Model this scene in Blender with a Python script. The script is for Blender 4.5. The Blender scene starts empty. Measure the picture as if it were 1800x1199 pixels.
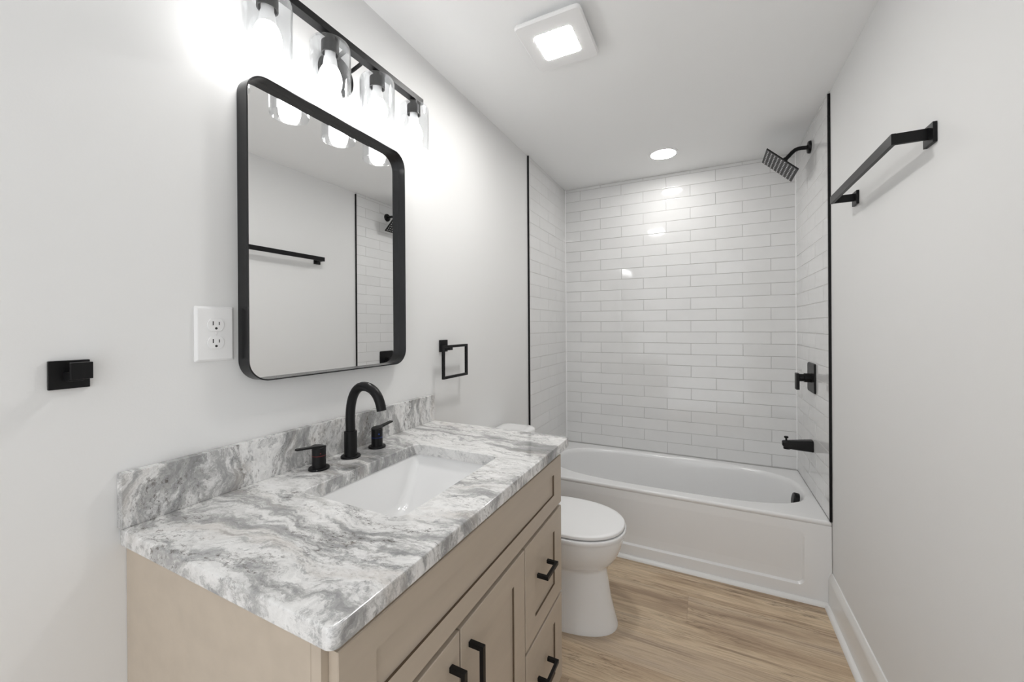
import bpy, bmesh, math, random
from mathutils import Vector, Matrix
random.seed(7)
sc = bpy.context.scene
COL = sc.collection

# ------------------------------------------------------------------ camera
W, H, D, ZT, TT = 1.524, 2.3807, 0.7241, 0.3943, 0.0094   # room width, ceiling, alcove depth, tub rim, tile thickness
FRONT = -3.05
cam_d = bpy.data.cameras.new('camera')
cam = bpy.data.objects.new('camera', cam_d)
COL.objects.link(cam)
sc.camera = cam
cam_d.sensor_width = 36.0
cam_d.lens = 693.79 / 1800 * 36.0
cam_d.shift_y = -(599.5 - 574.44) / 1800
cam_d.clip_start = 0.01
yaw, pit, rol = map(math.radians, (26.1484, -0.0545, -0.3552))
fw = Vector((-math.sin(yaw) * math.cos(pit), math.cos(yaw) * math.cos(pit), math.sin(pit)))
rt = Vector((math.cos(yaw), math.sin(yaw), 0))
up = rt.cross(fw)
R2 = rt * math.cos(rol) + up * math.sin(rol)
U2 = up * math.cos(rol) - rt * math.sin(rol)
cam.matrix_world = Matrix(((R2.x, U2.x, -fw.x, 1.0051), (R2.y, U2.y, -fw.y, -2.2789), (R2.z, U2.z, -fw.z, 1.3061), (0, 0, 0, 1)))

# ------------------------------------------------------------------ world, exposure
wd = bpy.data.worlds.new('world')
sc.world = wd
wd.use_nodes = True
wd.node_tree.nodes['Background'].inputs[0].default_value = (0.97, 0.985, 1.0, 1)
wd.node_tree.nodes['Background'].inputs[1].default_value = .60
sc.view_settings.view_transform = 'Standard'
sc.view_settings.look = 'None'
sc.view_settings.gamma = 1
sc.view_settings.exposure = 1.36
BULB, FANL, CANL = 9.5, 42.0, 25.0


# ------------------------------------------------------------------ materials
def srgb(r, g, b):
    return tuple(((c / 255) / 12.92 if c / 255 <= .04045 else ((c / 255 + .055) / 1.055) ** 2.4) for c in (r, g, b)) + (1,)


def mat(name, col, rough=.5, metal=0, spec=.5, coat=0, bump=None, emit=None):
    m = bpy.data.materials.new(name)
    m.use_nodes = True
    nt = m.node_tree
    b = nt.nodes['Principled BSDF']
    b.inputs['Base Color'].default_value = col if len(col) == 4 else (*col, 1)
    b.inputs['Roughness'].default_value = rough
    b.inputs['Metallic'].default_value = metal
    b.inputs['Specular IOR Level'].default_value = spec
    b.inputs['Coat Weight'].default_value = coat
    b.inputs['Coat Roughness'].default_value = .05
    if bump:
        tc = nt.nodes.new('ShaderNodeTexCoord')
        n = nt.nodes.new('ShaderNodeTexNoise')
        n.inputs['Scale'].default_value = bump[0]
        n.inputs['Detail'].default_value = 3
        bp = nt.nodes.new('ShaderNodeBump')
        bp.inputs['Strength'].default_value = bump[1]
        bp.inputs['Distance'].default_value = bump[2]
        nt.links.new(tc.outputs['Object'], n.inputs['Vector'])
        nt.links.new(n.outputs['Fac'], bp.inputs['Height'])
        nt.links.new(bp.outputs[0], b.inputs['Normal'])
    if emit:
        b.inputs['Emission Color'].default_value = (*emit[0], 1)
        b.inputs['Emission Strength'].default_value = emit[1]
    return m


class NT:
    """small helper for node graphs"""
    def __init__(s, m):
        s.m = m; s.nt = m.node_tree; s.b = s.nt.nodes['Principled BSDF']
        s.tc = s.nt.nodes.new('ShaderNodeTexCoord')

    def n(s, typ, **kw):
        nd = s.nt.nodes.new(typ)
        for k, v in kw.items():
            if k in ('L',):
                continue
            if hasattr(nd, k) and not k[0].isupper():
                setattr(nd, k, v)
            else:
                nd.inputs[k].default_value = v
        return nd

    def l(s, a, b): s.nt.links.new(a, b)

    def mapping(s, src, scale=(1, 1, 1), rot=(0, 0, 0), loc=(0, 0, 0)):
        mp = s.nt.nodes.new('ShaderNodeMapping')
        mp.inputs['Scale'].default_value = scale
        mp.inputs['Rotation'].default_value = rot
        mp.inputs['Location'].default_value = loc
        s.l(src, mp.inputs['Vector'])
        return mp.outputs[0]

    def noise(s, vec, scale, detail=4, rough=.55, dist=0):
        nd = s.n('ShaderNodeTexNoise')
        nd.inputs['Scale'].default_value = scale
        nd.inputs['Detail'].default_value = detail
        nd.inputs['Roughness'].default_value = rough
        nd.inputs['Distortion'].default_value = dist
        s.l(vec, nd.inputs['Vector'])
        return nd

    def ramp(s, fac, stops, interp='LINEAR'):
        nd = s.nt.nodes.new('ShaderNodeValToRGB')
        nd.color_ramp.interpolation = interp
        e = nd.color_ramp.elements
        while len(e) < len(stops):
            e.new(.5)
        for el, (p, c) in zip(e, stops):
            el.position = p
            el.color = c if len(c) == 4 else (*c, 1)
        s.l(fac, nd.inputs[0])
        return nd.outputs[0]

    def math(s, op, a, b=None, clamp=False):
        nd = s.nt.nodes.new('ShaderNodeMath')
        nd.operation = op; nd.use_clamp = clamp
        for i, v in enumerate((a, b)):
            if v is None: continue
            if isinstance(v, (int, float)): nd.inputs[i].default_value = v
            else: s.l(v, nd.inputs[i])
        return nd.outputs[0]

    def mix(s, fac, a, b, blend='MIX'):
        nd = s.nt.nodes.new('ShaderNodeMix')
        nd.data_type = 'RGBA'; nd.blend_type = blend
        for i, v in ((0, fac), (6, a), (7, b)):
            if isinstance(v, (int, float)): nd.inputs[i].default_value = v
            elif isinstance(v, tuple): nd.inputs[i].default_value = v if len(v) == 4 else (*v, 1)
            else: s.l(v, nd.inputs[i])
        return nd.outputs[2]

    def vadd(s, a, b, scale=None):
        if scale is not None:
            sc_ = s.nt.nodes.new('ShaderNodeVectorMath'); sc_.operation = 'SCALE'
            s.l(b, sc_.inputs[0]); sc_.inputs['Scale'].default_value = scale
            b = sc_.outputs[0]
        ad = s.nt.nodes.new('ShaderNodeVectorMath'); ad.operation = 'ADD'
        s.l(a, ad.inputs[0]); s.l(b, ad.inputs[1])
        return ad.outputs[0]

    def bump(s, h, strength, dist):
        bp = s.nt.nodes.new('ShaderNodeBump')
        bp.inputs['Strength'].default_value = strength
        bp.inputs['Distance'].default_value = dist
        s.l(h, bp.inputs['Height'])
        s.l(bp.outputs[0], s.b.inputs['Normal'])


M = {}
M['wall'] = mat('wall_paint', (.80, .80, .795), .62, spec=.3, bump=(220, .05, .002))
M['ceiling'] = mat('ceiling_paint', (.925, .93, .93), .8, spec=.2, bump=(150, .05, .002))
M['trimwhite'] = mat('trim_gloss_white', (.84, .84, .83), .3)
M['black'] = mat('matte_black_metal', (.006, .006, .0065), .36, spec=.24)
M['blacksatin'] = mat('satin_black_frame', (.007, .007, .008), .24, spec=.35, bump=(60, .04, .001))
M['ceramic'] = mat('white_ceramic', (.86, .86, .86), .09, coat=.5)
M['acrylic'] = mat('white_acrylic_tub', (.84, .84, .84), .14, coat=.3)
M['plastic'] = mat('white_plastic', (.86, .86, .86), .3)
M['slot'] = mat('dark_slot', (.02, .02, .02), .6)
M['grout'] = mat('tile_grout', (.58, .575, .565), .8, bump=(300, .3, .001))
M['caulk'] = mat('white_caulk', (.9, .9, .9), .35)
M['chrome'] = mat('brushed_steel', (.6, .6, .6), .25, metal=1)
M['mirror'] = mat('mirror_silver', (.93, .935, .935), .0, metal=1)
M['red'] = mat('red_mark', (.16, .006, .008), .4)
M['blue'] = mat('blue_mark', (.008, .035, .22), .4)
M['bulb'] = mat('lit_bulb_glass', (.9, .9, .9), .4, emit=((1, .985, .965), BULB))
M['bulbbase'] = mat('bulb_white_base', (.82, .82, .82), .4)
M['fanlens'] = mat('lit_fan_lens', (.9, .9, .9), .4, emit=((1, .985, .96), FANL))
M['canlens'] = mat('lit_downlight_lens', (.9, .9, .9), .4, emit=((1, .985, .96), CANL))
M['nozzle'] = mat('grey_nozzle_rubber', (.62, .62, .63), .6)
M['glaze_line'] = mat('cabinet_dark_glaze', srgb(96, 80, 64), .6)  # dark brown glaze lines on the recess edges of the shaker panels

# glass for shades: thin clear glass
g = bpy.data.materials.new('clear_shade_glass')
g.use_nodes = True
nt = g.node_tree
nt.nodes.clear()
out = nt.nodes.new('ShaderNodeOutputMaterial')
tr = nt.nodes.new('ShaderNodeBsdfTransparent'); tr.inputs[0].default_value = (.945, .95, .955, 1)
gl = nt.nodes.new('ShaderNodeBsdfGlossy'); gl.inputs['Roughness'].default_value = .02
gl.inputs[0].default_value = (1, 1, 1, 1)
lw = nt.nodes.new('ShaderNodeLayerWeight'); lw.inputs['Blend'].default_value = .5
pw_ = nt.nodes.new('ShaderNodeMath'); pw_.operation = 'POWER'; pw_.inputs[1].default_value = 3.5
ad_ = nt.nodes.new('ShaderNodeMath'); ad_.operation = 'MULTIPLY_ADD'; ad_.inputs[1].default_value = .9; ad_.inputs[2].default_value = .05
nt.links.new(lw.outputs['Facing'], pw_.inputs[0]); nt.links.new(pw_.outputs[0], ad_.inputs[0])
mx = nt.nodes.new('ShaderNodeMixShader')
nt.links.new(ad_.outputs[0], mx.inputs[0])
nt.links.new(tr.outputs[0], mx.inputs[1]); nt.links.new(gl.outputs[0], mx.inputs[2])
nt.links.new(mx.outputs[0], out.inputs[0])
M['glass'] = g

# ceramic wall tile, three close shades, faintly cloudy glaze
for i, c in enumerate(((.785, .785, .782), (.80, .80, .797), (.77, .77, .767))):
    m = mat('glazed_wall_tile', c, .055, coat=.0)
    n = NT(m)
    v = n.tc.outputs['Object']
    a = n.noise(v, 9, 3)
    n.l(n.mix(n.ramp(a.outputs[0], [(.35, (0, 0, 0)), (.7, (1, 1, 1))]), c, tuple(x * .97 for x in c)), n.b.inputs['Base Color'])
    h = n.noise(v, 11, 2)
    n.bump(h.outputs[0], .12, .004)
    M['tile%d' % i] = m

# granite
m = mat('grey_white_granite', (.6, .6, .6), .12, coat=.3)
n = NT(m)
v = n.tc.outputs['Object']
RA, RB = math.radians(24), math.radians(-24)
w1 = n.noise(v, 3.0, 3)
w2 = n.noise(v, 16, 5, .65)
vw = n.vadd(n.vadd(v, w1.outputs['Color'], .20), w2.outputs['Color'], .045)
band = n.noise(n.mapping(vw, (1.7, 7.0, 2.0), (RA, 0, RB)), 1.15, 10, .72)
base = n.ramp(band.outputs[0], [(.345, (.20, .20, .20)), (.425, (.29, .29, .288)), (.483, (.43, .428, .422)), (.52, (.74, .735, .725)), (.60, (.86, .855, .845)), (.70, (.60, .595, .58))])
# grains: small crystals with their own tone
vo = n.nt.nodes.new('ShaderNodeTexVoronoi'); vo.inputs['Scale'].default_value = 1
n.l(n.mapping(vw, (85, 150, 85), (RA, 0, RB)), vo.inputs['Vector'])
sv = n.nt.nodes.new('ShaderNodeSeparateColor'); n.l(vo.outputs['Color'], sv.inputs[0])
base = n.mix(n.math('MULTIPLY', n.ramp(sv.outputs[0], [(.55, (0, 0, 0)), (1, (1, 1, 1))]), .22), base, (.40, .40, .41))
mid = n.noise(n.mapping(vw, (9, 24, 9), (RA, 0, RB), (3, 1, 5)), 1.6, 10, .8)
c1 = n.mix(n.ramp(mid.outputs[0], [(.52, (0, 0, 0)), (.60, (.7, .7, .7))]), base, (.27, .275, .28))
c1 = n.mix(n.ramp(mid.outputs[0], [(.36, (.6, .6, .6)), (.45, (0, 0, 0))]), c1, (.86, .86, .855))
# mineral freckles gathered in streaks
sp = n.noise(n.mapping(v, (60, 110, 60), (RA, 0, RB)), 1.2, 10, .82)
mask = n.noise(n.mapping(vw, (2.5, 11, 3), (RA, 0, RB), (7, 2, 1)), 1.3, 6, .7)
spk = n.math('MULTIPLY', n.ramp(sp.outputs[0], [(.525, (0, 0, 0)), (.575, (1, 1, 1))]), n.ramp(mask.outputs[0], [(.50, (.05, .05, .05)), (.60, (1, 1, 1))]))
c2 = n.mix(n.math('MULTIPLY', spk, .85), c1, (.085, .07, .06))
mb = n.noise(n.mapping(vw, (2.0, 9, 2.5), (RA, 0, RB), (1, 9, 4)), 1.2, 6, .7)
c3 = n.mix(n.math('MULTIPLY', n.ramp(mb.outputs[0], [(.55, (0, 0, 0)), (.68, (1, 1, 1))]), .38), c2, (.50, .44, .385))
n.l(c3, n.b.inputs['Base Color'])
M['granite'] = m

# cabinet paint with faint wood grain below
cc = srgb(190, 177, 161)
m = mat('taupe_cabinet_paint', cc, .38, spec=.4)
n = NT(m)
gr = n.noise(n.mapping(n.tc.outputs['Object'], (9, 1.2, 9)), 3, 4)
n.l(n.mix(n.ramp(gr.outputs[0], [(.35, (0, 0, 0)), (.7, (1, 1, 1))]), cc, tuple(x * .93 for x in cc[:3])), n.b.inputs['Base Color'])
M['cabinet'] = m

# plank floor
m = mat('oak_plank_floor', (.4, .3, .2), .36, spec=.4)
n = NT(m)
v = n.tc.outputs['Object']
PW, PL = .170, 1.22
br = n.n('ShaderNodeTexBrick')
br.offset = 0; br.offset_frequency = 2; br.squash = 1
br.inputs['Scale'].default_value = 1
br.inputs['Brick Width'].default_value = PL
br.inputs['Row Height'].default_value = PW
br.inputs['Mortar Size'].default_value = .0006
br.inputs['Mortar Smooth'].default_value = .3
br.inputs['Bias'].default_value = 0
br.inputs['Color1'].default_value = (0, 0, 0, 1)
br.inputs['Color2'].default_value = (1, 1, 1, 1)
br.inputs['Mortar'].default_value = (.5, .5, .5, 1)
FLX, FLY = .0, .0
bv = n.mapping(v, loc=(.297, .197 + 10 * PW, 0))
sx = n.nt.nodes.new('ShaderNodeSeparateXYZ'); n.l(bv, sx.inputs[0])
rown = n.math('ABSOLUTE', n.math('SUBTRACT', n.math('FLOOR', n.math('DIVIDE', sx.outputs[1], PW)), 9))
cx_ = n.nt.nodes.new('ShaderNodeCombineXYZ')
n.l(n.math('ADD', sx.outputs[0], n.math('MULTIPLY', rown, .40)), cx_.inputs[0]); n.l(sx.outputs[1], cx_.inputs[1])
n.l(cx_.outputs[0], br.inputs['Vector'])
sepc = n.nt.nodes.new('ShaderNodeSeparateColor'); n.l(br.outputs['Color'], sepc.inputs[0])
rnd = sepc.outputs[0]
cmb = n.nt.nodes.new('ShaderNodeCombineXYZ')
n.l(n.math('MULTIPLY', rnd, 13.7), cmb.inputs[0]); n.l(n.math('MULTIPLY', rnd, 5.3), cmb.inputs[1]); n.l(n.math('MULTIPLY', rnd, 3.1), cmb.inputs[2])
pv = n.vadd(v, cmb.outputs[0])
ww = n.noise(pv, 1.6, 3)
pw = n.vadd(pv, ww.outputs['Color'], .025)
g1 = n.noise(n.mapping(pw, (1.0, 9, 1)), 1.6, 6, .6)
g2 = n.noise(n.mapping(pw, (5, 110, 1)), 1.5, 5, .7)
g3 = n.noise(n.mapping(pw, (.9, 20, 1), loc=(3, 3, 0)), 1.4, 8, .72)
fc = n.ramp(g1.outputs[0], [(.30, srgb(164, 141, 117)), (.45, srgb(197, 173, 144)), (.56, srgb(220, 199, 169)), (.72, srgb(200, 181, 159))])
fc = n.mix(n.math('MULTIPLY', n.ramp(g3.outputs[0], [(.54, (0, 0, 0)), (.66, (1, 1, 1))]), .85), fc, srgb(128, 106, 86))
fc = n.mix(n.math('MULTIPLY', n.ramp(g2.outputs[0], [(.45, (0, 0, 0)), (.62, (1, 1, 1))]), .42), fc, srgb(140, 114, 90))
fc = n.mix(n.math('MULTIPLY', rnd, .42), fc, srgb(168, 150, 134))
g4 = n.noise(n.mapping(pw, (1.3, 16, 1), loc=(9, 1, 0)), 1.5, 6, .6)
g5 = n.noise(n.mapping(pw, (1.2, 5, 1), loc=(2, 7, 0)), 1.5, 3)
crack = n.ramp(n.math('ABSOLUTE', n.math('SUBTRACT', g4.outputs[0], .5)), [(.0, (1, 1, 1)), (.018, (0, 0, 0))])
fc = n.mix(n.math('MULTIPLY', n.math('MULTIPLY', crack, n.ramp(g5.outputs[0], [(.48, (0, 0, 0)), (.60, (1, 1, 1))])), .6), fc, srgb(100, 80, 64))
fc = n.mix(n.math('MULTIPLY', br.outputs['Fac'], .6), fc, srgb(96, 76, 60))
n.l(fc, n.b.inputs['Base Color'])
n.bump(g2.outputs[0], .12, .001)
M['floor'] = m


# ------------------------------------------------------------------ mesh helpers
class MB:
    def __init__(s): s.bm = bmesh.new()

    def box(s, lo, hi, bevel=0, seg=2, mi=0, rot=None, about=None):
        c = [(a + b) / 2 for a, b in zip(lo, hi)]
        d = [b - a for a, b in zip(lo, hi)]
        r = bmesh.ops.create_cube(s.bm, size=1)
        vs = r['verts']
        for v_ in vs:
            v_.co = Vector((v_.co.x * d[0] + c[0], v_.co.y * d[1] + c[1], v_.co.z * d[2] + c[2]))
        fs = {f for v_ in vs for f in v_.link_faces}
        for f in fs: f.material_index = mi
        if bevel:
            es = list({e for v_ in vs for e in v_.link_edges})
            r = bmesh.ops.bevel(s.bm, geom=es, offset=bevel, segments=seg, affect='EDGES', profile=.5)
            vs = list({v_ for f in r['faces'] for v_ in f.verts})
            for f in r['faces']: f.material_index = mi
        if rot is not None:
            allv = vs if bevel else vs
            bmesh.ops.transform(s.bm, matrix=Matrix.Translation(about) @ rot @ Matrix.Translation(-Vector(about)), verts=list(allv))
        return vs

    def loft(s, loops, cap0=True, cap1=True, closed=True, mi=0):
        rows = [[s.bm.verts.new(p) for p in lp] for lp in loops]
        n_ = len(rows[0])
        for a, b in zip(rows, rows[1:]):
            for i in range(n_ if closed else n_ - 1):
                j = (i + 1) % n_
                try:
                    f = s.bm.faces.new((a[i], a[j], b[j], b[i])); f.material_index = mi
                except ValueError: pass
        if cap0: f = s.bm.faces.new(rows[0][::-1]); f.material_index = mi
        if cap1: f = s.bm.faces.new(rows[-1]); f.material_index = mi
        return rows

    def lathe(s, prof, c, axis='Z', n_=40, mi=0, cap0=True, cap1=True, flip=1):
        """prof: list of (radius, height)"""
        loops = []
        for r, h in prof:
            lp = []
            for k in range(n_):
                t = 2 * math.pi * k / n_
                a, b = r * math.cos(t), r * math.sin(t)
                if axis == 'Z': lp.append((c[0] + a, c[1] + b, c[2] + h))
                elif axis == 'X': lp.append((c[0] + h, c[1] + a, c[2] + b))
                else: lp.append((c[0] + b, c[1] + h, c[2] + a))
            loops.append(lp)
        return s.loft(loops, cap0, cap1, mi=mi)

    def tube(s, pts, r, n_=20, mi=0):
        pts = [Vector(p) for p in pts]
        rs = r if isinstance(r, (list, tuple)) else [r] * len(pts)
        loops = []
        ref = None
        for i, p in enumerate(pts):
            t = (pts[min(i + 1, len(pts) - 1)] - pts[max(i - 1, 0)]).normalized()
            if ref is None:
                ref = Vector((0, 1, 0)) if abs(t.y) < .9 else Vector((1, 0, 0))
            a = (ref - t * ref.dot(t)).normalized()
            b = t.cross(a)
            ref = a
            loops.append([p + a * rs[i] * math.cos(2 * math.pi * k / n_) + b * rs[i] * math.sin(2 * math.pi * k / n_) for k in range(n_)])
        return s.loft(loops, mi=mi)

    def sweep(s, prof, path_axis, a, b, mi=0):
        """prism: prof = list of 2-D points in the plane across path_axis"""
        def P(u, v_, t):
            return {'Y': (u, t, v_), 'X': (t, u, v_), 'Z': (u, v_, t)}[path_axis]
        return s.loft([[P(u, v_, a) for u, v_ in prof], [P(u, v_, b) for u, v_ in prof]], mi=mi)

    def build(s, name, mats, parent=None, smooth=35, **tags):
        bm = s.bm
        bmesh.ops.recalc_face_normals(bm, faces=bm.faces)
        org = ORG.get(parent.name, Vector((0, 0, 0))) if parent else tags.pop('origin', None)
        if org is None:
            xs = [v_.co for v_ in bm.verts]
            org = Vector(((min(c.x for c in xs) + max(c.x for c in xs)) / 2, (min(c.y for c in xs) + max(c.y for c in xs)) / 2, min(c.z for c in xs)))
        org = Vector(org)
        for v_ in bm.verts: v_.co -= org
        me = bpy.data.meshes.new(name)
        bm.to_mesh(me); bm.free()
        for m_ in (mats if isinstance(mats, (list, tuple)) else [mats]):
            me.materials.append(M[m_])
        if smooth:
            for p in me.polygons: p.use_smooth = True
            me.set_sharp_from_angle(angle=math.radians(smooth))
        o = bpy.data.objects.new(name, me)
        COL.objects.link(o)
        if smooth:
            wn = o.modifiers.new('weighted_normal', 'WEIGHTED_NORMAL'); wn.keep_sharp = True; wn.weight = 90
        if parent: o.parent = parent
        else: o.location = org
        ORG[o.name] = org
        for k, v_ in tags.items(): o[k] = v_
        return o


ORG = {}


def thing(name, loc, label, cat, group=None):
    o = bpy.data.objects.new(name, None)
    o.empty_display_size = .05
    COL.objects.link(o)
    o.location = loc
    ORG[o.name] = Vector(loc)
    o['label'] = label; o['category'] = cat
    if group: o['group'] = group
    return o


def rsub(pts, k=10):
    out_ = []
    for a, b in zip(pts, pts[1:] + pts[:1]):
        out_.append(a)
        if math.dist(a, b) > .1:
            out_ += [(a[0] + (b[0] - a[0]) * i / k, a[1] + (b[1] - a[1]) * i / k) for i in range(1, k)]
    return out_


def rrect(cx, cy, hx, hy, r, n_=6):
    r = max(min(r, hx * .999, hy * .999), 1e-5)
    pts = []
    for q, (sx, sy) in enumerate(((1, 1), (-1, 1), (-1, -1), (1, -1))):
        for k in range(n_ + 1):
            t = math.pi / 2 * (q + k / n_)
            pts.append((cx + sx * (hx - r) + r * math.cos(t), cy + sy * (hy - r) + r * math.sin(t)))
    return pts


def selli(cx, cy, hx, hy, e, like):
    """superellipse points at the parameter angles matched to a rounded rectangle of the same count"""
    n_ = len(like)
    lx = sum(p[0] for p in like) / n_; ly = sum(p[1] for p in like) / n_
    pts = []
    for (x, y) in like:
        t = math.atan2((y - ly) / hy, (x - lx) / hx)
        c, s_ = math.cos(t), math.sin(t)
        k = (abs(c) ** e + abs(s_) ** e) ** (-1 / e)
        pts.append((cx + hx * k * c, cy + hy * k * s_))
    return pts


def Z(pts, z): return [(x, y, z) for x, y in pts]


# ================================================================== SETTING
def struct(name, mb, m_, smooth=0, **kw):
    return mb.build(name, m_, None, smooth, kind='structure', **kw)


TH = .10
mb = MB(); mb.box((-TH, FRONT - TH, -.05), (W + TH, D + TH, 0)); struct('floor', mb, 'floor', origin=(0, 0, 0))
mb = MB(); mb.box((-TH, FRONT - TH, H), (W + TH, D + TH, H + .05)); struct('ceiling', mb, 'ceiling')
mb = MB(); mb.box((-TH, FRONT, 0), (0, D + .01, H)); struct('wall_left', mb, 'wall')
mb = MB(); mb.box((W, FRONT, 0), (W + TH, D + .01, H)); struct('wall_right', mb, 'wall')
# wall behind the camera left out so the plain world adds soft frontal fill

# tiled walls: grout bed with single glazed tiles set in it, each very slightly out of plane
ROW0, RP, TL, GR = .4745, .0785, .3127, .0030
rows = [(ZT + .003, ROW0)] + [(ROW0 + RP * i, ROW0 + RP * (i + 1)) for i in range(24)] + [(ROW0 + RP * 24, H)]


def tiled(name, to3, u0, u1, offs, bed0, bed1):
    """to3(u, z, d): u along the wall, d = height above the bed towards the room"""
    mb = MB()
    mb.box(bed0, bed1, mi=3)
    for ri, (z0, z1) in enumerate(rows):
        a = offs[ri % 2]
        us = [a + k * TL for k in range(-3, 8)]
        us = [u0] + [u for u in us if u0 + .008 < u < u1 - .008] + [u1]
        for ua, ub in zip(us, us[1:]):
            A, B = ua + GR / 2, ub - GR / 2
            C0, C1 = z0 + GR / 2, z1 - GR / 2
            if B - A < .004 or C1 - C0 < .004: continue
            tu, tz = random.gauss(0, .0018), random.gauss(0, .0055)
            off = random.uniform(-.0003, .0003)
            base_h, top = .0004, TT * .82
            e = .0018
            mu, mz = (A + B) / 2, (C0 + C1) / 2

            def P(u, z, h):
                return to3(u, z, h + (off + (u - mu) * tu + (z - mz) * tz if h > .001 else 0))
            L0 = [P(A, C0, base_h), P(B, C0, base_h), P(B, C1, base_h), P(A, C1, base_h)]
            L1 = [P(A, C0, top - .0012), P(B, C0, top - .0012), P(B, C1, top - .0012), P(A, C1, top - .0012)]
            L2 = [P(A + e * .4, C0 + e * .4, top - .0003), P(B - e * .4, C0 + e * .4, top - .0003), P(B - e * .4, C1 - e * .4, top - .0003), P(A + e * .4, C1 - e * .4, top - .0003)]
            L3 = [P(A + e * 1.5, C0 + e * 1.5, top), P(B - e * 1.5, C0 + e * 1.5, top), P(B - e * 1.5, C1 - e * 1.5, top), P(A + e * 1.5, C1 - e * 1.5, top)]
            mb.loft([L0, L1, L2, L3], cap0=False, mi=random.choice((0, 0, 0, 1, 1, 2)))
    return struct(name, mb, ['tile0', 'tile1', 'tile2', 'grout'], smooth=30)


bd = TT * .72    # grout surface sits a little below the glaze
tiled('wall_back', lambda u, z, d: (u, D + TT * .82 - d, z), TT, W - TT, (.1308, .2872), (-.0, D + .0022, 0), (W, D + TH, H))
tiled('wall_alcove_left', lambda u, z, d: (d, u, z), .006, D, (.185, .029), (0.0, .004, ZT + .002), (bd, D + .0022, H))
tiled('wall_alcove_right', lambda u, z, d: (W - d, u, z), .006, D, (.255, .099), (W - bd, .004, ZT + .002), (W, D + .0022, H))

# black metal edge strips, white caulk beads in the tiled corners
mb = MB(); mb.box((0, -.003, ZT + .001), (.0115, .0035, H - .001), .0008); struct('trim_1', mb, 'black')
mb = MB(); mb.box((W - .0108, -.004, ZT + .001), (W, .0035, H - .012), .0008); struct('trim_2', mb, 'black')


def bead(name, x, sgn):
    mb = MB()
    r = .0035
    mb.sweep([(x, D), (x + sgn * r * 1.6, D), (x + sgn * r * .5, D - r * .6), (x, D - r * 1.6)], 'Z', ZT + .003, H - .001)
    struct(name, mb, 'caulk')


bead('trim_3', TT * .82, 1); bead('trim_4', W - TT * .82, -1)

# baseboard right: profile with stepped and rounded cap, and its shoe moulding
BH = .158


def base_prof(s, x0):
    p = [(0, 0), (.016, 0), (.016, BH - .036), (.0135, BH - .030), (.0135, BH - .022), (.010, BH - .014), (.0075, BH - .006), (.005, BH), (0, BH)]
    return [(x0 + s * u, v_) for u, v_ in p]


def shoe_prof(s, x0):
    r = .018
    return [(x0, 0)] + [(x0 + s * r * math.cos(t * math.pi / 12), r * math.sin(t * math.pi / 12)) for t in range(7)]


mb = MB(); mb.sweep(base_prof(-1, W), 'Y', FRONT + .001, -.001); struct('baseboard_right', mb, 'trimwhite', 40)
mb = MB(); mb.sweep(shoe_prof(-1, W - .0162), 'Y', FRONT + .001, -.0185); struct('trim_5', mb, 'trimwhite', 40)
mb = MB(); mb.sweep(base_prof(1, 0), 'Y', -.995, -.001); mb.sweep(base_prof(1, 0), 'Y', FRONT + .001, -1.945); struct('baseboard_left', mb, 'trimwhite', 40)
# shoe along the tub apron
mb = MB(); mb.sweep(shoe_prof(-1, -.0005), 'X', .017, W - .0165); struct('trim_6', mb, 'trimwhite', 40)

# ================================================================== BATHTUB
x0, x1, y0, y1 = .002, W - .002, 0.0, D - .001
tub = thing('bathtub', ((x0 + x1) / 2, D / 2, 0), 'white alcove bathtub with recessed apron panel, below the tiled walls', 'bathtub')
mb = MB()
cx, cy, hx, hy = (x0 + x1) / 2, (y0 + y1) / 2, (x1 - x0) / 2, (y1 - y0) / 2
NN = 14


def orr(inset, r): return rsub(rrect(cx, cy, hx - inset, hy - inset, r, NN), 14)


like = orr(0, .02)
bcx, bcy, bhx, bhy = .772, .375, .712, .305
loops = [Z(orr(.03, .004), ZT - .06), Z(orr(.0, .004), ZT - .02), Z(orr(0, .004), ZT - .009), Z(orr(.0015, .004), ZT - .004), Z(orr(.0045, .004), ZT - .001), Z(orr(.010, .004), ZT)]


def basin(k, z, dx=0, e=3.0, ky=None, sh=0):
    return Z(selli(bcx + sh, bcy, bhx - k, bhy - (k if ky is None else ky), e, like), z)


loops += [basin(-.006, ZT), basin(.0, ZT - .001), basin(.006, ZT - .005), basin(.012, ZT - .014), basin(.017, ZT - .03),
          basin(.030, ZT - .10, e=3.3), basin(.05, ZT - .2, e=3.2, ky=.045, sh=.01), basin(.075, ZT - .28, e=3.1, ky=.06, sh=.03), basin(.10, ZT - .315, e=3, ky=.08, sh=.04),
          basin(.15, ZT - .330, e=3, ky=.12, sh=.04), basin(.30, ZT - .335, e=2.8, ky=.2, sh=.03)]
mb.loft(loops, cap0=False, cap1=True)
# apron with a recessed panel
acx, acz = cx, (ZT - .03) / 2


def ap(ix0, ix1, z0, z1, r, y): return [(p[0], y, p[1]) for p in rrect((ix0 + ix1) / 2, (z0 + z1) / 2, (ix1 - ix0) / 2, (z1 - z0) / 2, r, NN)]


al_pts = [ap(x0, x1, .0, ZT - .022, .001, .0005), ap(.104, 1.420, .071, ZT - .062, .03, .0005), ap(.106, 1.418, .073, ZT - .066, .028, .0015), ap(.112, 1.412, .080, ZT - .072, .026, .0125), ap(.116, 1.408, .084, ZT - .082, .022, .0140)]
al_pts = [[(x, .0005 + (y - .0005) * max(0, min(1, 1 - (z - .09) / .24)), z) for x, y, z in rr_] for rr_ in al_pts]
mb.loft(al_pts, cap0=False, cap1=True)
mb.box((x0, .012, 0), (x1, .02, ZT - .07))
mb.build('tub_shell', 'acrylic', tub, 40)
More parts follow.
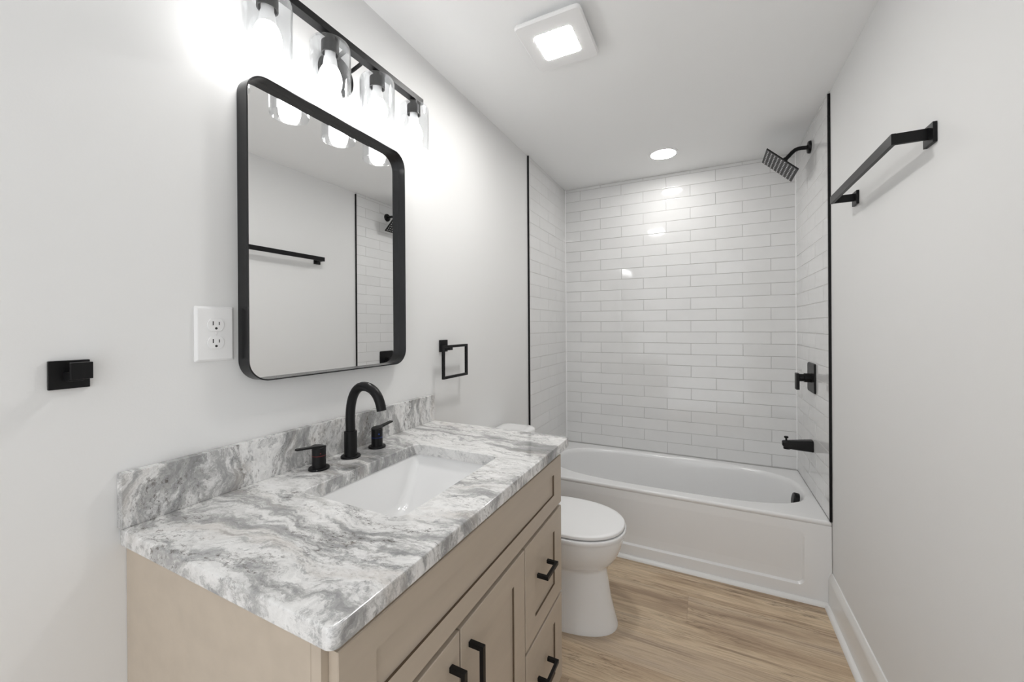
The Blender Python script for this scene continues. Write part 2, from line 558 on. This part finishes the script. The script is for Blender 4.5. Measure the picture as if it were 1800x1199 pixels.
# overflow cover on the inner end wall
mb = MB()
oc = Vector((1.438, .325, ZT - .04))
ax = Vector((-1, 0, .18)).normalized()
sd = Vector((0, 1, 0)); upv = ax.cross(sd)
def disc(r, h): return [oc + ax * h + sd * r * math.cos(t * math.pi / 16) + upv * r * math.sin(t * math.pi / 16) for t in range(32)]
mb.loft([disc(.036, -.012), disc(.036, .008), disc(.033, .013), disc(.02, .016)])
mb.build('overflow_cover', 'black', tub, label='black round overflow cover')
mb = MB(); mb.lathe([(.03, 0), (.03, .003), (.024, .005)], (1.25, bcy, ZT - .335)); mb.build('drain', 'black', tub)

# ================================================================== SHOWER FITTINGS
XR = W - TT * .82
t = thing('rain_shower', (XR, .34, 2.262), 'square black rain shower head on a bent arm, high on the right tiled wall', 'shower head')
mb = MB(); mb.lathe([(.033, -.0), (.033, -.006), (.030, -.012), (.013, -.016)], (XR - .0005, .34, 2.262), 'X'); mb.build('flange', 'black', t)
mb = MB()
pts = [(XR - .005, .34, 2.262), (1.475, .34, 2.264), (1.46, .34, 2.2635), (1.447, .34, 2.259), (1.435, .34, 2.249), (1.42, .34, 2.233), (1.405, .34, 2.218)]
mb.tube(pts, .0105); mb.build('shower_arm', 'black', t)
al_ = math.radians(44)
hc = Vector((1.376, .338, 2.188))
Rm = Matrix(((math.cos(al_), 0, math.sin(al_)), (0, 1, 0), (-math.sin(al_), 0, math.cos(al_))))   # local x -> (cos,0,-sin), local z -> (sin,0,cos)
def HT(p): return hc + Rm @ Vector(p)
mb = MB()
vs = mb.box((-.098, -.098, -.0035), (.098, .098, .0035), .002)
for v_ in vs: v_.co = HT(v_.co)
sh = mb.build('shower_head', 'black', t)
mb = MB()
rows_ = [(.022, .003), (.022, .010), (.017, .014), (.013, .020), (.013, .042)]
mb.loft([[HT((r * math.cos(k * math.pi / 12), r * math.sin(k * math.pi / 12), h)) for k in range(24)] for r, h in rows_])
mb.build('swivel_joint', 'black', t)
mb = MB()
for i in range(9):
    for j in range(9):
        u, w_ = (i - 4) * .0205, (j - 4) * .0205
        mb.loft([[HT((u + r * math.cos(k * math.pi / 4), w_ + r * math.sin(k * math.pi / 4), h)) for k in range(8)] for r, h in ((.0042, -.0034), (.0036, -.0055), (.002, -.006))], cap0=False)
mb.build('spray_nozzles', 'nozzle', sh)

t = thing('shower_valve', (XR, .33, 1.02), 'black square shower valve trim with lever on the right tiled wall, above the tub spout', 'shower valve')
mb = MB()
def yz(cy_, cz_, hy_, hz_, r, x, n_=6): return [(x, p[0], p[1]) for p in rrect(cy_, cz_, hy_, hz_, r, n_)]
mb.loft([yz(.322, 1.022, .078, .078, .010, XR), yz(.322, 1.022, .078, .078, .010, XR - .006), yz(.322, 1.022, .075, .075, .009, XR - .009)])
mb.build('escutcheon', 'black', t)
mb = MB(); mb.lathe([(.024, 0), (.024, -.03), (.020, -.032), (.020, -.052)], (XR - .008, .322, 1.02), 'X'); mb.build('valve_stem', 'black', t)
mb = MB(); mb.box((XR - .076, .3, .955), (XR - .060, .344, 1.044), .003); mb.build('lever', 'black', t)

t = thing('tub_spout', (XR, .327, .648), 'black tub spout with diverter knob on the right tiled wall over the bathtub', 'tub spout')
mb = MB()
secs = [(0, .030, .033, 0), (.004, .031, .034, 0), (.05, .029, .030, .002), (.09, .026, .0255, .004), (.118, .0225, .022, .004), (.132, .019, .017, .002), (.137, .013, .011, 0)]
loops = []
for d_, ry, rz_, dz in secs:
    lp = selli(.327, .655 - dz, ry, rz_, 2.6, rrect(.327, .655 - dz, ry, rz_, .01, 8))
    loops.append([(XR - d_, y, z) for y, z in lp])
mb.loft(loops)
mb.lathe([(.0165, 0), (.0165, -.022), (.0135, -.022), (.0135, -.01)], (XR - .115, .327, .648))
mb.build('spout_body', 'black', t)
mb = MB(); mb.lathe([(.0045, 0), (.0045, .014), (.010, .018), (.0105, .023), (.008, .0265)], (XR - .118, .327, .668), n_=24); mb.build('diverter_knob', 'black', t)

# ================================================================== CEILING FITTINGS
t = thing('exhaust_fan_light', (.522, -.897, H), 'square white ceiling exhaust fan with a lit square lens', 'fan light')
def xyl(hx_, hy_, r, z): return Z(rrect(.522, -.897, hx_, hy_, r, 6), z)
mb = MB(); mb.loft([xyl(.098, .108, .01, H), xyl(.098, .108, .01, H - .022)]); mb.build('fan_housing', 'plastic', t)
mb = MB(); mb.loft([xyl(.118, .130, .016, H - .020), xyl(.121, .133, .018, H - .024), xyl(.121, .133, .018, H - .030), xyl(.117, .129, .016, H - .034), xyl(.073, .075, .016, H - .036)])
cv = mb.build('cover_panel', 'plastic', t)
mb = MB(); mb.loft([xyl(.070, .070, .014, H - .034), xyl(.070, .070, .014, H - .0362), xyl(.068, .068, .013, H - .0368)]); mb.build('light_lens', 'fanlens', t, label='glowing square lens')

t = thing('recessed_downlight', (.772, .357, H), 'round lit recessed downlight in the ceiling above the bathtub', 'ceiling light')
mb = MB(); mb.lathe([(.088, 0), (.087, -.003), (.078, -.006), (.074, -.006), (.073, -.003)], (.772, .357, H), n_=64, cap1=False); mb.build('trim_ring', 'plastic', t)
mb = MB(); mb.lathe([(.0735, -.001), (.072, -.005), (.05, -.006)], (.772, .357, H), n_=64); mb.build('light_lens', 'canlens', t, label='glowing round lens')

# ================================================================== VANITY LIGHT
LX, LZ0, LZ1 = .097, 1.917, 2.072
t = thing('vanity_light', (0, -1.44, 2.07), 'four-bulb black bar wall light with clear glass cylinder shades, above the mirror', 'wall light')
BARZ = 2.104
mb = MB(); mb.box((LX - .014, -1.782, BARZ - .010), (LX + .012, -1.156, BARZ + .010), .0012); mb.build('bar', 'black', t)
mb = MB(); mb.lathe([(.058, 0), (.058, .014), (.055, .018), (.02, .018)], (.0005, -1.44, 2.066), 'X', 48); mb.build('canopy', 'black', t)
for yy in (-1.41, -1.47):
    mb = MB(); mb.tube([(.017, yy, 2.085), (.045, yy, 2.090), (.075, yy, 2.098), (LX - .013, yy, BARZ)], .0055); mb.build('bracket_arm', 'black', t)
for k in range(4):
    yy = -1.705 + .1703 * k
    mb = MB()
    mb.lathe([(.0125, BARZ - .009), (.0125, LZ1 + .006), (.021, LZ1 + .005), (.0225, LZ1 + .002), (.0225, LZ1 - .028), (.0195, LZ1 - .028), (.0195, LZ1 - .010)], (LX, yy, 0), n_=32)
    sk = mb.build('socket', 'black', t)
    mb = MB()
    ro, th = .052, .0022
    prof = [(.0235, LZ1), (ro - .010, LZ1), (ro - .004, LZ1 - .002), (ro - .001, LZ1 - .007), (ro, LZ1 - .014), (ro, LZ0 + .001), (ro - .001, LZ0), (ro - th, LZ0 + .001), (ro - th, LZ1 - .014), (ro - th - .002, LZ1 - .006), (ro - th - .008, LZ1 - th), (.0235, LZ1 - th)]
    mb.lathe(prof, (LX, yy, 0), n_=64, cap0=False, cap1=False)
    mb.build('lamp_shade', 'glass', t, label='clear glass cylinder open at the bottom')
    mb = MB()
    bz = LZ1 - .033
    mb.lathe([(.0135, bz + .012), (.0135, bz), (.0155, bz - .004), (.0165, bz - .010), (.0185, bz - .026), (.0205, bz - .032)], (LX, yy, 0), n_=32)
    bb = mb.build('light_bulb', 'bulbbase', t)
    mb = MB()
    pr = [(.0205, bz - .032), (.0245, bz - .040), (.0285, bz - .052), (.0300, bz - .064), (.0290, bz - .076), (.0250, bz - .088), (.018, bz - .0955), (.009, bz - .0993), (.002, bz - .100)]
    mb.lathe(pr, (LX, yy, 0), n_=32, cap0=False); mb.build('glowing_globe', 'bulb', bb, 60, label='bright lit lower globe')

# ================================================================== MIRROR
t = thing('wall_mirror', (0, -1.448, 1.178), 'rounded rectangular mirror with deep black metal frame, hung over the sink', 'mirror')
my, mz, mhy, mhz, mr = -1.448, 1.5485, .272, .372, .052
MT = .0035
mb = MB()
def fr(x, inset): return [(x, p[0], p[1]) for p in rrect(my, mz, mhy - inset, mhz - inset, mr - inset, 12)]
mb.loft([fr(.001, 0), fr(.0395, 0), fr(.0405, .0008), fr(.0405, MT - .0008), fr(.0395, MT), fr(.0095, MT), fr(.0095, .02), fr(.001, .02), fr(.001, 0)], cap0=False, cap1=False)
mb.build('frame', 'blacksatin', t)
mb = MB(); mb.loft([fr(.0098, MT - .0005), fr(.0118, MT - .0005)]); mb.build('mirror_glass', 'mirror', t, 0)

# ================================================================== WALL FITTINGS LEFT
t = thing('wall_outlet', (0, -1.771, 1.2935), 'white duplex power outlet on the wall left of the mirror', 'outlet')
mb = MB()
mb.loft([yz(-1.771, 1.2935, .040, .062, .003, .0002), yz(-1.771, 1.2935, .040, .062, .003, .002), yz(-1.771, 1.2935, .036, .058, .002, .0062), yz(-1.771, 1.2935, .034, .056, .002, .0066)])
pl = mb.build('cover_plate', 'plastic', t)
for zc_ in (1.3135, 1.2735):
    mb = MB()
    def rec(s_, x):
        out_ = []
        for k in range(40):
            a = 2 * math.pi * k / 40
            yv, zv = .0172 * math.cos(a) * s_, .0172 * math.sin(a) * s_
            zv = max(-.0140 * s_, min(.0140 * s_, zv))
            out_.append((x, -1.771 + yv, zc_ + zv))
        return out_
    mb.loft([rec(1.0, .0060), rec(1.0, .0082), rec(.95, .0088)])
    rc = mb.build('receptacle', 'plastic', t)
    mb = MB()
    mb.box((.0087, -1.7783, zc_ - .0008), (.0091, -1.7763, zc_ + .0082))
    mb.box((.0087, -1.7657, zc_ - .0002), (.0091, -1.7640, zc_ + .0070))
    mb.lathe([(.0027, .0087), (.0027, .0091)], (0, -1.771, zc_ - .0078), 'X', 16)
    mb.build('slots', 'slot', rc, 0)
mb = MB(); mb.lathe([(.0032, .0064), (.0030, .0074), (.002, .0078)], (0, -1.771, 1.2935), 'X', 20); mb.build('screw', 'plastic', t)

t = thing('robe_hook', (0, -2.0, 1.2265), 'small square black robe hook on the wall at the far left', 'hook')
mb = MB(); mb.box((.0005, -2.026, 1.202), (.007, -1.975, 1.2515), .0012); mb.build('back_plate', 'black', t)
mb = MB(); mb.box((.006, -2.0085, 1.2165), (.032, -1.990, 1.2315), .001); mb.build('post', 'black', t)
mb = MB(); mb.box((.031, -2.0085, 1.2198), (.040, -1.981, 1.2488), .001); mb.build('front_plate', 'black', t)

t = thing('towel_ring', (0, -.903, 1.225), 'square black towel ring on the wall right of the mirror', 'towel ring')
mb = MB(); mb.box((.0005, -.9285, 1.2), (.009, -.8775, 1.2505), .0012); mb.build('back_plate', 'black', t)
mb = MB(); mb.box((.008, -.918, 1.208), (.046, -.893, 1.226), .001); mb.build('post', 'black', t)
mb = MB()
RX = .045; a0, a1, b0, b1, q = -.9645, -.7835, 1.0915, 1.2295, .0105
mb.loft([[(RX - .005, y, z) for y, z in ((a0, b0), (a1, b0), (a1, b1), (a0, b1))], [(RX + .005, y, z) for y, z in ((a0, b0), (a1, b0), (a1, b1), (a0, b1))],
         [(RX + .005, y, z) for y, z in ((a0 + q, b0 + q), (a1 - q, b0 + q), (a1 - q, b1 - q), (a0 + q, b1 - q))], [(RX - .005, y, z) for y, z in ((a0 + q, b0 + q), (a1 - q, b0 + q), (a1 - q, b1 - q), (a0 + q, b1 - q))],
         [(RX - .005, y, z) for y, z in ((a0, b0), (a1, b0), (a1, b1), (a0, b1))]], cap0=False, cap1=False)
mb.build('ring', 'black', t)

# ================================================================== TOWEL BAR (right wall)
t = thing('towel_bar', (W, -.63, 1.785), 'black squared towel bar on the plain right wall', 'towel bar')
BX = W - .076
YA, YB = -.908, -.352
for yy in (YA, YB):
    mb = MB(); mb.box((W - .009, yy - .0255, 1.7595), (W - .0005, yy + .0255, 1.8105), .001); mb.build('back_plate', 'black', t)
    mb = MB(); mb.box((BX - .004, yy - .0045, 1.775), (W - .008, yy + .0045, 1.803), .0008); mb.build('post', 'black', t)
mb = MB(); mb.box((BX - .005, YA - .0048, 1.7745), (BX + .005, YB + .0048, 1.8035), .0008); mb.build('bar', 'black', t)

# ================================================================== VANITY CABINET
CY0, CY1 = -1.925, -1.006          # near and far ends
CXF, CXO = .548, .566               # face frame front, overlay front
CZT = .897
t = thing('vanity_cabinet', (.28, (CY0 + CY1) / 2, 0), 'taupe shaker bathroom vanity cabinet under the granite countertop', 'cabinet')
mb = MB()
mb.box((.001, CY0, .0), (CXF - .02, CY0 + .016, CZT - .001))          # sides
mb.box((.001, CY1 - .016, .0), (CXF - .02, CY1, CZT - .001))
mb.box((.001, CY0 + .016, .10), (CXF - .02, CY1 - .016, .116))        # bottom
mb.box((.001, CY0 + .016, .116), (.008, CY1 - .016, CZT - .12))       # back
mb.box((.46, CY0 + .016, .0), (.472, CY1 - .016, .10))                # toe kick
# face frame
F0, F1 = CXF - .02, CXF
mb.box((F0, CY0, .0), (F1, CY0 + .038, CZT - .001), .0008)
mb.box((F0, CY1 - .038, .0), (F1, CY1, CZT - .001), .0008)
for z0, z1 in ((CZT - .045, CZT - .001), (.695, .735), (.10, .145)):
    mb.box((F0, CY0 + .038, z0), (F1, CY1 - .038, z1))
mb.box((F0, -1.333, .145), (F1, -1.293, .695))
mb.box((F0, -1.293, .402), (F1, CY1 - .038, .432))
mb.build('carcass', 'cabinet', t, 30)


def shaker(name, ya, yb, z0, z1, stile, rail, parent, label=None):
    mb = MB()
    def L(iy, iz, x): return [(x, ya + iy, z0 + iz), (x, yb - iy, z0 + iz), (x, yb - iy, z1 - iz), (x, ya + iy, z1 - iz)]
    mb.loft([L(0, 0, F1 + .0006), L(0, 0, CXO - .0015), L(.0015, .0015, CXO), L(stile, rail, CXO)], cap0=True, cap1=False)
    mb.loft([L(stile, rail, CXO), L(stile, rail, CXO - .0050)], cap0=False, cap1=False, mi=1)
    mb.loft([L(stile, rail, CXO - .0050), L(stile + .01, rail + .01, CXO - .0050)], cap0=False, cap1=True)
    bmesh.ops.remove_doubles(mb.bm, verts=mb.bm.verts, dist=1e-6)
    kw = {'label': label} if label else {}
    return mb.build(name, ['cabinet', 'glaze_line'], parent, 0, **kw)


shaker('false_drawer_front', -1.9135, -1.0185, .7175, .8755, .068, .046, t, 'long fixed panel below the countertop')
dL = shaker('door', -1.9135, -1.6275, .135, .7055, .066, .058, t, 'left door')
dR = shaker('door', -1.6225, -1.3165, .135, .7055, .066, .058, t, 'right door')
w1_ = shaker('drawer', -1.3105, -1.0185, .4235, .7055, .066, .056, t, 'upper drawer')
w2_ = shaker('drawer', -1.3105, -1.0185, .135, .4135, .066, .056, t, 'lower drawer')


def pull(parent, c, axis, half=.050):
    y, z = c
    mb = MB()
    q = .0052
    if axis == 'Y':
        mb.box((CXO + .026, y - half - q, z - q), (CXO + .035, y + half + q, z + q), .0008)
        for s_ in (-1, 1): mb.box((CXO + .0002, y + s_ * half - q, z - q), (CXO + .027, y + s_ * half + q, z + q), .0008)
    else:
        mb.box((CXO + .026, y - q, z - half - q), (CXO + .035, y + q, z + half + q), .0008)
        for s_ in (-1, 1): mb.box((CXO + .0002, y - q, z + s_ * half - q), (CXO + .027, y + q, z + s_ * half + q), .0008)
    mb.build('handle', 'black', parent, label='black square bar pull')


pull(w1_, (-1.190, .589), 'Y', .0385)
pull(w2_, (-1.190, .291), 'Y', .0385)
pull(dR, (-1.591, .606), 'Z', .050)
pull(dL, (-1.6585, .606), 'Z', .050)

# ================================================================== COUNTERTOP with sink cut-out, backsplash
SY0, SY1, SX0, SX1 = -1.678, -1.271, .166, .461
mb = MB()
ox, oy, ohx, ohy = .2932, -1.4615, .2922, .4765
ix, iy, ihx, ihy = (SX0 + SX1) / 2, (SY0 + SY1) / 2, (SX1 - SX0) / 2, (SY1 - SY0) / 2
ZC, ZB = .929, .897
def oc_(k, z, r=.014): return Z(rrect(ox, oy, ohx - k, ohy - k, r, 10), z)
def ic_(k, z): return Z(rrect(ix, iy, ihx + k, ihy + k, .022 + k, 10), z)
mb.loft([ic_(0, ZB), oc_(.003, ZB), oc_(.0007, ZB + .0012), oc_(0, ZB + .004), oc_(0, ZC - .005), oc_(.0012, ZC - .0018), oc_(.0045, ZC), ic_(.002, ZC), ic_(.0003, ZC - .0015), ic_(0, ZC - .004), ic_(0, ZB)], cap0=False, cap1=False)
ct = mb.build('countertop', 'granite', None, 40, origin=(0, 0, 0),
              label='grey and white veined granite countertop with rectangular sink cut-out', category='countertop')
mb = MB(); mb.box((.0008, -1.9385, ZC - .0), (.0205, -.986, ZC + .1035), .0012); mb.build('backsplash', 'granite', ct, 40, label='low granite strip along the wall')

# sink bowl
mb = MB()
def sk_(k, z, dy=None, r=.025): return Z(rrect(ix, iy, ihx - k, ihy - (k if dy is None else dy), r, 8), z)
mb.loft([sk_(-.024, ZB - .012), sk_(-.024, ZB - .0006), sk_(-.003, ZB - .0006), sk_(-.0015, ZB - .004), sk_(.001, ZB - .012), sk_(.016, ZB - .07, .052), sk_(.026, ZB - .108, .092, .03),
         sk_(.034, ZB - .122, .108, .034), sk_(.05, ZB - .130, .125, .035), sk_(.085, ZB - .134, .16, .03)], cap0=False)
mb.loft([sk_(-.024, ZB - .012), sk_(-.010, ZB - .014), sk_(-.008, ZB - .07, .035), sk_(.015, ZB - .125, .085, .03), sk_(.05, ZB - .145, .12, .03)], cap0=False)
sink = thing('sink_basin', (ix, iy, ZB - .145), 'white rectangular undermount sink in the granite countertop', 'sink')
mb.build('bowl', 'ceramic', sink, 50)
mb = MB(); mb.lathe([(.022, 0), (.022, .002), (.017, .004), (.008, .005)], (ix - .02, iy, ZB - .1338)); mb.build('drain', 'black', sink)

# ================================================================== FAUCET
t = thing('faucet', (.0745, -1.455, ZC), 'matte black widespread faucet with arched spout behind the sink', 'faucet')
mb = MB()
c = (.0745, -1.455, ZC)
mb.lathe([(.0275, .0002), (.0275, .004), (.0262, .0056), (.0185, .0058), (.0178, .007), (.0178, .074), (.0170, .0755), (.0122, .0755)], c)
ptsx = [(.0745, .07)]
ptsx += [(.0700, .10), (.0668, .135)]
# arch
acx_, acz_, ra = .1275, .160, .0605
for k in range(0, 15):
    a = math.radians(180 - k * 12.0)
    ptsx.append((acx_ + ra * math.cos(a) * 1.0, acz_ + ra * .78 * math.sin(a)))
ptsx = [(.0742, .06), (.0742, .09)]
P0 = (.072, .13)
ctrl = [(.0742, .090), (.0690, .165), (.098, .212), (.135, .214)]
def bez(c4, n_):
    return [tuple(sum(w * p[i] for w, p in zip(((1 - u) ** 3, 3 * u * (1 - u) ** 2, 3 * u * u * (1 - u), u ** 3), c4)) for i in (0, 1)) for u in [k / n_ for k in range(n_ + 1)]]
path = [(.0742, .06)] + bez([(.0742, .090), (.0700, .150), (.084, .2075), (.130, .2085)], 14) + bez([(.130, .2085), (.168, .2085), (.189, .183), (.1955, .1445)], 12)[1:]
mb.tube([(x, c[1], ZC + z) for x, z in path], .0132, 28)
mb.build('spout', 'black', t)
for (yy, sgn, mk) in ((-1.5604, -1, 'red'), (-1.3529, 1, 'blue')):
    mb = MB()
    c = (.0752, yy, ZC)
    mb.lathe([(.0262, .0002), (.0262, .004), (.0250, .0056), (.0178, .0058), (.0172, .007), (.0172, .0575), (.0160, .0585)], c)
    hd = mb.build('handle', 'black', t, label='handle body with %s mark' % mk)
    mb = MB()
    A = Vector((c[0], yy, ZC + .0575)); 
    E_ = Vector((c[0], yy + sgn * .066, ZC + .0655))
    def sec(p, w_, h_): return [(p.x - w_, p.y, p.z), (p.x + w_, p.y, p.z), (p.x + w_, p.y, p.z + h_), (p.x - w_, p.y, p.z + h_)]
    S = Vector((c[0], yy - sgn * .0165, ZC + .0562))
    mb.loft([sec(S, .006, .003), sec(S + Vector((0, sgn * .005, 0)), .013, .0045), sec(A, .0166, .0055), sec(A + Vector((0, sgn * .010, .0012)), .0125, .0053), sec(A + Vector((0, sgn * .02, .002)), .0068, .005), sec(E_ - Vector((0, sgn * .004, 0)), .0062, .0045), sec(E_, .0045, .0040)])
    mb.build('lever', 'black', hd)
    mb = MB()
    if mk == 'red': mb.lathe([(.0174, .036), (.0174, .0375)], c, cap0=False, cap1=False)
    else: mb.lathe([(.0174, .032), (.0174, .0335)], c, cap0=False, cap1=False)
    # small round dot facing the room
    dx = Vector((.9, -.43, 0)).normalized()
    pc = Vector(c) + dx * .0173 + Vector((0, 0, .044))
    sd_ = Vector((-dx.y, dx.x, 0))
    rr = .0026 if mk == 'blue' else .0012
    mb.loft([[pc + dx * h + sd_ * r_ * math.cos(k * math.pi / 8) + Vector((0, 0, r_ * math.sin(k * math.pi / 8))) for k in range(16)] for r_, h in ((rr, -.001), (rr, .0004))])
    mb.build('temperature_mark', mk, hd, label='%s temperature mark' % mk)

# ================================================================== TOILET
TY = -.546
t = thing('toilet', (.35, TY, 0), 'white two-piece toilet with closed lid between vanity and bathtub', 'toilet')


def egg(xb, xf, hw, z, pw=2.2, n_=56, wide=.46):
    """outline from back xb to front xf, half width hw, widest at fraction wide"""
    pts = []
    xm = xb + (xf - xb) * wide
    for k in range(n_):
        a = 2 * math.pi * k / n_
        c_, s_ = math.cos(a), math.sin(a)
        kx = (xf - xm) if c_ > 0 else (xm - xb)
        e = pw if c_ > 0 else 2.8
        q_ = (abs(c_) ** e + abs(s_) ** e) ** (-1 / e)
        pts.append((xm + kx * q_ * c_, TY + hw * q_ * s_, z))
    return pts


mb = MB()
bl = [egg(.15, .655, .132, .0), egg(.15, .655, .133, .006), egg(.152, .651, .131, .02), egg(.155, .640, .121, .06), egg(.16, .626, .113, .12), egg(.16, .615, .107, .19), egg(.16, .607, .102, .235),
      egg(.16, .607, .104, .25), egg(.155, .618, .118, .262), egg(.15, .640, .139, .285), egg(.14, .659, .157, .315), egg(.13, .673, .171, .35), egg(.12, .681, .178, .38), egg(.12, .683, .180, .398), egg(.123, .680, .177, .403), egg(.16, .64, .14, .404)]
mb.loft(bl)
mb.build('bowl', 'ceramic', t, 50)
mb = MB()
mb.loft([egg(.245, .688, .184, .4075), egg(.243, .692, .188, .4105), egg(.243, .693, .189, .421), egg(.245, .690, .187, .4255), egg(.26, .67, .17, .4265)])
mb.build('seat', 'plastic', t, 50)
mb = MB()
mb.loft([egg(.24, .681, .176, .4295), egg(.238, .685, .180, .432), egg(.238, .686, .181, .441), egg(.241, .682, .178, .4455), egg(.255, .665, .166, .448), egg(.30, .61, .13, .450), egg(.38, .52, .06, .451)])
mb.build('lid', 'plastic', t, 50)
mb = MB()
for s_ in (-1, 1):
    mb = MB(); mb.box((.222, TY + s_ * .075 - .02, .405), (.255, TY + s_ * .075 + .02, .438), .006)
    mb.build('hinge', 'plastic', t, 40)
mb = MB()
def tk(k, z, r=.04): return Z(rrect(.103, TY, .088 - k, .196 - k, r, 8), z)
mb.loft([tk(.03, .385), tk(.012, .40), tk(.008, .45), tk(0, .742)])
mb.build('tank', 'ceramic', t, 45)
mb = MB()
mb.loft([tk(-.002, .743), tk(-.009, .746), tk(-.010, .765), tk(-.006, .775), tk(.004, .780), tk(.03, .782)])
mb.build('tank_lid', 'ceramic', t, 45)
